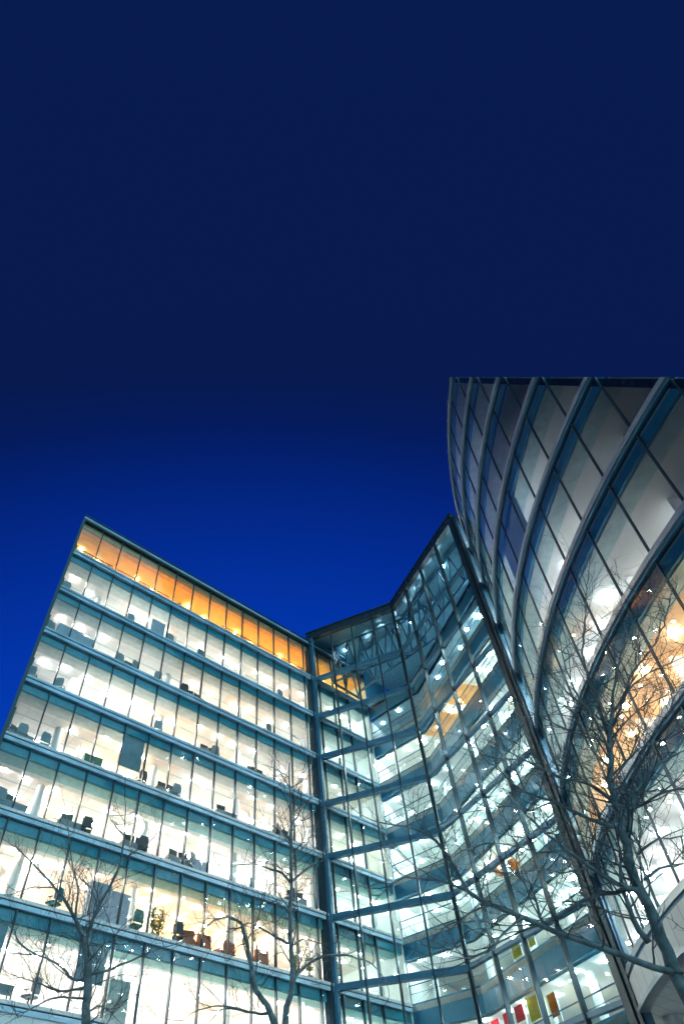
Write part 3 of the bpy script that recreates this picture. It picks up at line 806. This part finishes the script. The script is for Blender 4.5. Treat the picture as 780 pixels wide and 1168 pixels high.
for i, (px, py) in enumerate(((570, 993), (585, 986))):
    p = at_line(px, py, fl[0] + Vector((.5, .1)), fl[1] + Vector((.5, .1)))
    mb = MB(); n = 14
    prof = [(.05, -.36), (.26, -.24), (.36, 0), (.26, .24), (.05, .36)]
    t = thing('paper_lantern', p, ('orange paper lantern hanging in the atrium, farther from the end post' if i == 0 else 'orange paper lantern hanging in the atrium, nearer the end post'), 'lantern', 'orange lanterns')
    vs = [(p.x + r * math.cos(2 * math.pi * q / n), p.y + r * math.sin(2 * math.pi * q / n), p.z + z) for r, z in prof for q in range(n)]
    mb.add(vs, [[a * n + q, a * n + (q + 1) % n, (a + 1) * n + (q + 1) % n, (a + 1) * n + q] for a in range(4) for q in range(n)], M['orangeb'], True)
    mb.build('shade', t)
    zc = min(ZL(k) - 1.30 for k in range(1, 10) if ZL(k) - 1.30 > p.z + .3)
    MB().tube([(p.x, p.y, p.z + .36), (p.x, p.y, zc)], .012, M['black'], 5).build('cord', t)
# red shelving on the rear wing near the inner corner
sh = thing('red_shelving', (*(Q_ + Vector((-.3, 1.2))), ZL(8) - .018), 'long red shelving on a low floor at the back of the atrium', 'shelving')
for i in range(5):
    p = lerp(P_, Q_, .25 + .17 * i) + Vector((.727, .687)) * .5
    MB().wall(p, p + (Q_ - P_).normalized() * .62, .3, ZL(8) - .018, ZL(8) + 1.9, M['brick'] if i % 2 else M['red']).build('shelf_unit', sh)

# ------------------------------------------------------------------ bare trees
def spline(pts, step):
    out = []
    for i in range(len(pts) - 1):
        p0, p1, p2, p3 = pts[max(i - 1, 0)], pts[i], pts[i + 1], pts[min(i + 2, len(pts) - 1)]
        n = max(2, int((p2 - p1).length / step))
        for q in range(n):
            t = q / n
            out.append(.5 * ((2 * p1) + (p2 - p0) * t + (2 * p0 - 5 * p1 + 4 * p2 - p3) * t * t + (3 * p1 - p0 - 3 * p2 + p3) * t ** 3))
    return out + [pts[-1]]
def grow(mb, rn, p, d, L, r, lvl, mat, bend=.35, lift=.12):
    n = 6 if lvl else 4
    pts, rad = [p], [r]; q = p.copy(); d = d.normalized()
    ax = Vector((rn.uniform(-1, 1), rn.uniform(-1, 1), rn.uniform(-1, 1))).normalized()
    cv = rn.uniform(-bend, bend)
    for i in range(n):
        d = (d + ax.cross(d) * cv + Vector((rn.gauss(0, .11), rn.gauss(0, .11), rn.gauss(0, .11) + lift))).normalized()
        q = q + d * (L / n); pts.append(q.copy()); rad.append(r * (1 - .8 * (i + 1) / n))
        if lvl and i >= 1 and rn.random() < .85:
            sd = (d + Vector((rn.gauss(0, .6), rn.gauss(0, .6), rn.gauss(.1, .6)))).normalized()
            grow(mb, rn, q.copy(), sd, L * rn.uniform(.3, .55), r * .55, lvl - 1, mat, bend, lift)
    mb.tube(pts, rad, mat, 4 if r > .006 else 3, False)
def tree(label, trunk, trunk_r, limbs, Y, seed, twig_gap, twig_len, min_r, name='bare_tree', gnd=True, lvl=1):
    rn = random.Random(seed)
    def w(pt): return at_y(pt[0], pt[1], pt[2] if len(pt) > 2 else Y)
    tp = [w(p) for p in trunk[0]]
    base = tp[0].copy()
    d0 = (tp[0] - tp[1]).normalized()
    foot = Vector((base.x + (d0.x * .5 * base.z), base.y + d0.y * .3 * base.z, 0))
    t = thing(name, (foot.x, foot.y, 0), label, 'tree', 'bare winter trees in front of the glass')
    tw = MB()
    for qi, tr in enumerate(trunk):
        pts = [w(p) for p in tr]
        r0, r1 = trunk_r[qi]
        if qi == 0: pts = [foot - Vector((0, 0, .1)), foot + (base - foot) * .33 + Vector((.02, 0, 0)), foot + (base - foot) * .67] + pts
        sp = spline(pts, .25); N = len(sp)
        sp = [p + Vector((rn.gauss(0, .012), rn.gauss(0, .012), 0)) for p in sp]
        rad = [r0 + (r1 - r0) * (i / (N - 1)) ** .8 for i in range(N)]
        rad = [r * rn.uniform(.94, 1.07) for r in rad]
        if qi == 0: rad[0] *= 1.5; rad[1] *= 1.2
        MB().tube(sp, rad, M['bark'], 12).build('trunk' if qi == 0 else 'limb', t)
        limbs_pts = [(sp, r1, .55 if qi == 0 else .4)]
        if qi or True:
            acc = 0
            for i in range(int(N * .55), N - 1):
                acc += (sp[i + 1] - sp[i]).length
                if acc > twig_gap * 1.3:
                    acc = 0; d = (sp[i + 1] - sp[i]).normalized()
                    side = Vector((rn.uniform(-1, 1), rn.uniform(-1, 1), rn.uniform(-.1, .6)))
                    grow(tw, rn, sp[i], side.normalized() * .9 + d * .6, twig_len * rn.uniform(.6, 1.3), min_r * 1.8, lvl + 1, M['twig'])
    for lm in limbs:
        r0 = lm[0] * .72; raw = lm[1]; n = len(raw); dy = rn.uniform(-.16, .16) if len(lm) < 3 else lm[2]
        base_y = raw[0][2] if len(raw[0]) > 2 else Y
        pts = []
        for i, p in enumerate(raw):
            yy = base_y * (1 + dy * (i / max(1, n - 1)) ** 1.1)
            pts.append(at_y(p[0], p[1], yy))
        sp = spline(pts, .14); N = len(sp)
        sp = [p + Vector((rn.gauss(0, .008), rn.gauss(0, .008), rn.gauss(0, .008))) if 0 < i else p for i, p in enumerate(sp)]
        rad = [(r0 * (1 - .78 * i / (N - 1))) * rn.uniform(.92, 1.08) for i in range(N)]
        MB().tube(sp, rad, M['bark'], 8).build('limb', t)
        acc = rn.uniform(0, twig_gap)
        for i in range(1, N - 1):
            acc += (sp[i + 1] - sp[i]).length
            if acc > twig_gap:
                acc = rn.uniform(-.3, .3) * twig_gap
                d = (sp[i + 1] - sp[i]).normalized()
                side = Vector((rn.uniform(-1, 1), rn.uniform(-1, 1), rn.uniform(-.45, .8))).normalized()
                grow(tw, rn, sp[i], side * .9 + d * .7, twig_len * rn.uniform(.45, 1.25) * (1 - .35 * i / N), max(min_r, rad[i] * .38), lvl, M['twig'])
        grow(tw, rn, sp[-1], sp[-1] - sp[-3], twig_len * .9, rad[-1], 1, M['twig'])
    tw.build('twigs', t, kind='stuff')
    return t
Y3 = 7.2
tree('large dark bare tree leaning in front of the round tower and end post',
     [[(786, 1145, 7.6), (769, 1102, 7.5), (752, 1069, 7.4), (739, 1033, 7.3), (726, 1006, 7.2), (716, 979, 7.1), (708, 950, 7.0), (704, 929, 7.0), (697, 903, 7.0), (694, 870, 6.9), (695, 845, 6.9), (698, 815, 6.8)]],
     [(.125, .03)],
     [(.062, [(764, 1108, 7.5), (745, 1104), (706, 1089), (666, 1075), (630, 1062), (596, 1046), (560, 1031), (533, 1016), (507, 970), (477, 947), (440, 940)], -.02),
      (.03, [(533, 1016, 7.4), (500, 1005), (460, 1002), (443, 1012), (425, 1030)], .05),
      (.05, [(736, 1026, 7.3), (723, 1016), (700, 1006), (673, 989), (646, 969), (610, 940), (590, 915)], -.08),
      (.05, [(728, 1014, 7.2), (712, 1014), (686, 1021), (663, 1028), (636, 1046), (606, 1058), (570, 1075), (540, 1092)], .10),
      (.045, [(706, 945, 7.0), (685, 939), (658, 928), (632, 914), (600, 905), (575, 885), (555, 868)], .12),
      (.04, [(700, 915, 7.0), (685, 902), (667, 893), (646, 888), (623, 879), (597, 868), (570, 866)], -.10),
      (.028, [(694, 848, 6.9), (680, 843), (660, 838), (640, 829), (609, 815), (590, 800)], .12),
      (.05, [(740, 1075, 7.4), (722, 1050), (714, 1025), (707, 1000), (706, 970), (703, 945)], -.04),
      (.04, [(697, 846, 6.9), (683, 812), (674, 782), (664, 745), (667, 711), (669, 668)], .06),
      (.032, [(697, 830, 6.9), (698, 798), (704, 762), (713, 729), (729, 697), (733, 676)], -.08),
      (.034, [(698, 815, 6.8), (711, 792), (722, 766), (747, 734), (761, 695), (766, 668)], .05),
      (.03, [(700, 826, 6.8), (715, 789), (740, 768), (775, 752), (800, 740)], -.10),
      (.028, [(694, 860, 6.9), (684, 832), (664, 800), (650, 775), (640, 745), (636, 715)], -.06),
      (.026, [(695, 875, 6.9), (672, 850), (655, 818), (641, 790), (625, 765)], .1),
      (.055, [(716, 960, 7.0), (718, 930), (727, 905), (741, 880), (757, 868), (785, 854)], .06),
      (.035, [(718, 925, 7.0), (733, 918), (752, 907), (780, 899), (805, 896)], -.10),
      (.028, [(704, 905, 6.9), (730, 903), (757, 902), (785, 900)], .12),
      (.03, [(726, 975, 7.1), (745, 960), (762, 956), (790, 953)], -.06),
      (.03, [(735, 1003, 7.2), (752, 990), (775, 985), (800, 985)], .08),
      (.024, [(741, 880, 7.1), (742, 850), (760, 820), (772, 790), (790, 770)], .04),
      (.022, [(698, 890, 6.9), (715, 868), (735, 850), (760, 842), (790, 830)], .1),
      (.024, [(620, 1058, 7.4), (612, 1030), (595, 1005), (590, 975), (600, 950)], .05),
      (.022, [(596, 1046, 7.4), (575, 1062), (555, 1085), (530, 1092), (500, 1090)], -.05),
      (.022, [(560, 1031, 7.4), (535, 1042), (515, 1062), (503, 1095)], .04),
      (.02, [(673, 989, 7.2), (640, 995), (610, 990), (575, 1000)], .05),
      (.02, [(632, 914, 7.2), (605, 925), (575, 920), (545, 925), (515, 930)], .05),
      (.02, [(646, 969, 7.1), (612, 972), (575, 962), (540, 965), (505, 985)], .04),
      (.018, [(600, 905, 7.2), (590, 880), (592, 850), (586, 820)], .04),
      ], Y3, 3, .088, 1.2, .0078, lvl=2)
tree('slender bare tree with two stems in front of the office block beside the atrium post',
     [[(325, 1168), (330, 1138), (334, 1117), (332, 1085), (331, 1049), (332, 1012), (332.7, 960), (331, 910), (330, 870)],
      [(318, 1185), (312.7, 1168), (304, 1147), (293, 1131), (287, 1102), (281.6, 1076), (278, 1056)]],
     [(.115, .02), (.085, .04)],
     [(.06, [(334, 1120), (345, 1105), (360, 1094), (380, 1089), (402, 1091), (425, 1100), (440, 1120)]),
      (.05, [(331, 1008), (345, 995), (361, 982), (372, 965)]),
      (.05, [(331, 1007), (322, 996), (303, 989), (285, 985), (268, 988)]),
      (.045, [(331, 1078), (313, 1068), (296, 1058), (284, 1054), (265, 1062)]),
      (.035, [(333, 1079), (345, 1072), (360, 1075), (376, 1086)]),
      (.045, [(278, 1056), (265, 1046), (245, 1050), (225, 1065), (205, 1078)]),
      (.035, [(278, 1058), (262, 1060), (248, 1072), (236, 1090)]),
      (.05, [(308, 1155), (297, 1157), (272, 1151), (254, 1151), (238, 1168)]),
      (.04, [(297, 1157), (257, 1148), (226, 1152), (203, 1168)]),
      (.03, [(331, 960), (318, 945), (300, 938)]), (.03, [(331, 930), (345, 918), (358, 908)]), (.028, [(331, 900), (322, 885), (318, 868)]), (.03, [(332, 975), (348, 965), (362, 940)]),
      (.028, [(281, 1076), (272, 1080), (262, 1095)]), (.03, [(330, 1040), (318, 1030), (306, 1026)]),
      ], 14.0, 8, .2, 1.2, .0105, lvl=2)
tree('small forked bare tree in front of the outer end of the office block',
     [[(97, 1172), (99, 1150), (100.5, 1115), (100, 1086), (98, 1071)]],
     [(.135, .09)],
     [(.075, [(99, 1074), (82, 1040), (63, 1013), (45, 993), (33, 980), (18, 966)]),
      (.045, [(86, 1046), (89, 1013), (83, 990), (80, 960), (75, 923)]),
      (.075, [(99, 1073), (110, 1040), (128, 1007), (138, 983), (142, 953), (143, 927)]),
      (.04, [(112, 1037), (104, 1013), (90, 1000), (80, 985)]),
      (.06, [(100, 1118), (83, 1117), (67, 1100), (43, 1090), (15, 1088)]),
      (.05, [(100, 1113), (123, 1107), (147, 1097), (180, 1083), (213, 1073)]),
      (.05, [(99, 1127), (67, 1130), (40, 1120), (17, 1113)]),
      (.045, [(98, 1140), (67, 1137), (43, 1147), (18, 1162)]),
      (.045, [(99, 1155), (112, 1148), (122, 1150), (134, 1164)]),
      (.035, [(43, 1090), (22, 1075), (14, 1058), (-4, 1050)]), (.03, [(138, 983), (152, 972), (165, 966), (178, 952)]), (.03, [(63, 1013), (40, 1012), (15, 1020), (-8, 1030)]), (.03, [(142, 953), (130, 940), (122, 925)]),
      (.03, [(99, 1086), (86, 1070), (66, 1064), (40, 1068)]), (.026, [(102, 1096), (118, 1078), (136, 1070)]),
      ], 15.5, 21, .2, 1.3, .0105, lvl=2)

# ------------------------------------------------------------------ sky, faint last light, output
w = bpy.data.worlds.new('World'); scene.world = w; w.use_nodes = True
nt = w.node_tree; nt.nodes.clear()
out = nt.nodes.new('ShaderNodeOutputWorld'); bg = nt.nodes.new('ShaderNodeBackground')
tcn = nt.nodes.new('ShaderNodeTexCoord'); sx = nt.nodes.new('ShaderNodeSeparateXYZ')
nt.links.new(tcn.outputs['Generated'], sx.inputs[0])
# dusk: the glow lies low in front of the square, the sky behind and overhead is already navy
rp_ = nt.nodes.new('ShaderNodeValToRGB'); cr = rp_.color_ramp; cr.interpolation = 'LINEAR'
cr.elements[0].position = .0; cr.elements[0].color = (.0027, .0113, .077, 1)
cr.elements[1].position = 1.; cr.elements[1].color = (.004, .075, .50, 1)
for pos, c in ((.33, (.0024, .0103, .077)), (.39, (.0014, .0110, .105)), (.46, (.0009, .0165, .185)), (.54, (.0008, .024, .275)), (.64, (.0008, .035, .385)), (.75, (.001, .048, .45))):
    e = cr.elements.new(pos); e.color = (*c, 1)
nt.links.new(sx.outputs['Y'], rp_.inputs[0])
# pale afterglow and city light low along the whole horizon
hz = nt.nodes.new('ShaderNodeMapRange'); hz.interpolation_type = 'SMOOTHSTEP'
hz.inputs[1].default_value = .36; hz.inputs[2].default_value = .0; hz.inputs[3].default_value = 0; hz.inputs[4].default_value = 1
nt.links.new(sx.outputs['Z'], hz.inputs[0])
hc = nt.nodes.new('ShaderNodeMix'); hc.data_type = 'RGBA'; hc.inputs['B'].default_value = (.36, .74, .95, 1)
nt.links.new(hz.outputs[0], hc.inputs['Factor']); nt.links.new(rp_.outputs[0], hc.inputs['A'])
sky = nt.nodes.new('ShaderNodeTexSky'); sky.sky_type = 'NISHITA'; sky.sun_disc = False; sky.sun_elevation = R(-6); sky.sun_rotation = R(200)
mixn = nt.nodes.new('ShaderNodeVectorMath'); mixn.operation = 'MULTIPLY_ADD'
mixn.inputs[1].default_value = (.005, .008, .02)
nt.links.new(sky.outputs[0], mixn.inputs[0]); nt.links.new(hc.outputs['Result'], mixn.inputs[2])
nt.links.new(mixn.outputs[0], bg.inputs[0]); bg.inputs[1].default_value = .80
nt.links.new(bg.outputs[0], out.inputs[0])
sd = bpy.data.lights.new('sun', 'SUN'); sd.energy = 1.3; sd.angle = R(70); sd.color = (.38, .86, 1)
so = bpy.data.objects.new('sun', sd); COL.objects.link(so); so.rotation_euler = (R(60), 0, R(18))

scene.render.engine = 'CYCLES'
cy = scene.cycles
cy.use_denoising = True
try: cy.denoiser = 'OPENIMAGEDENOISE'
except Exception: pass
cy.max_bounces = 8; cy.diffuse_bounces = 5; cy.glossy_bounces = 3; cy.transparent_max_bounces = 24
cy.sample_clamp_indirect = 30; cy.sample_clamp_direct = 0
cy.caustics_reflective = False; cy.caustics_refractive = False
cy.use_light_tree = True
scene.view_settings.view_transform = 'Standard'; scene.view_settings.look = 'None'
scene.view_settings.exposure = .32; scene.view_settings.gamma = 1
scene.render.resolution_x, scene.render.resolution_y = 683, 1024
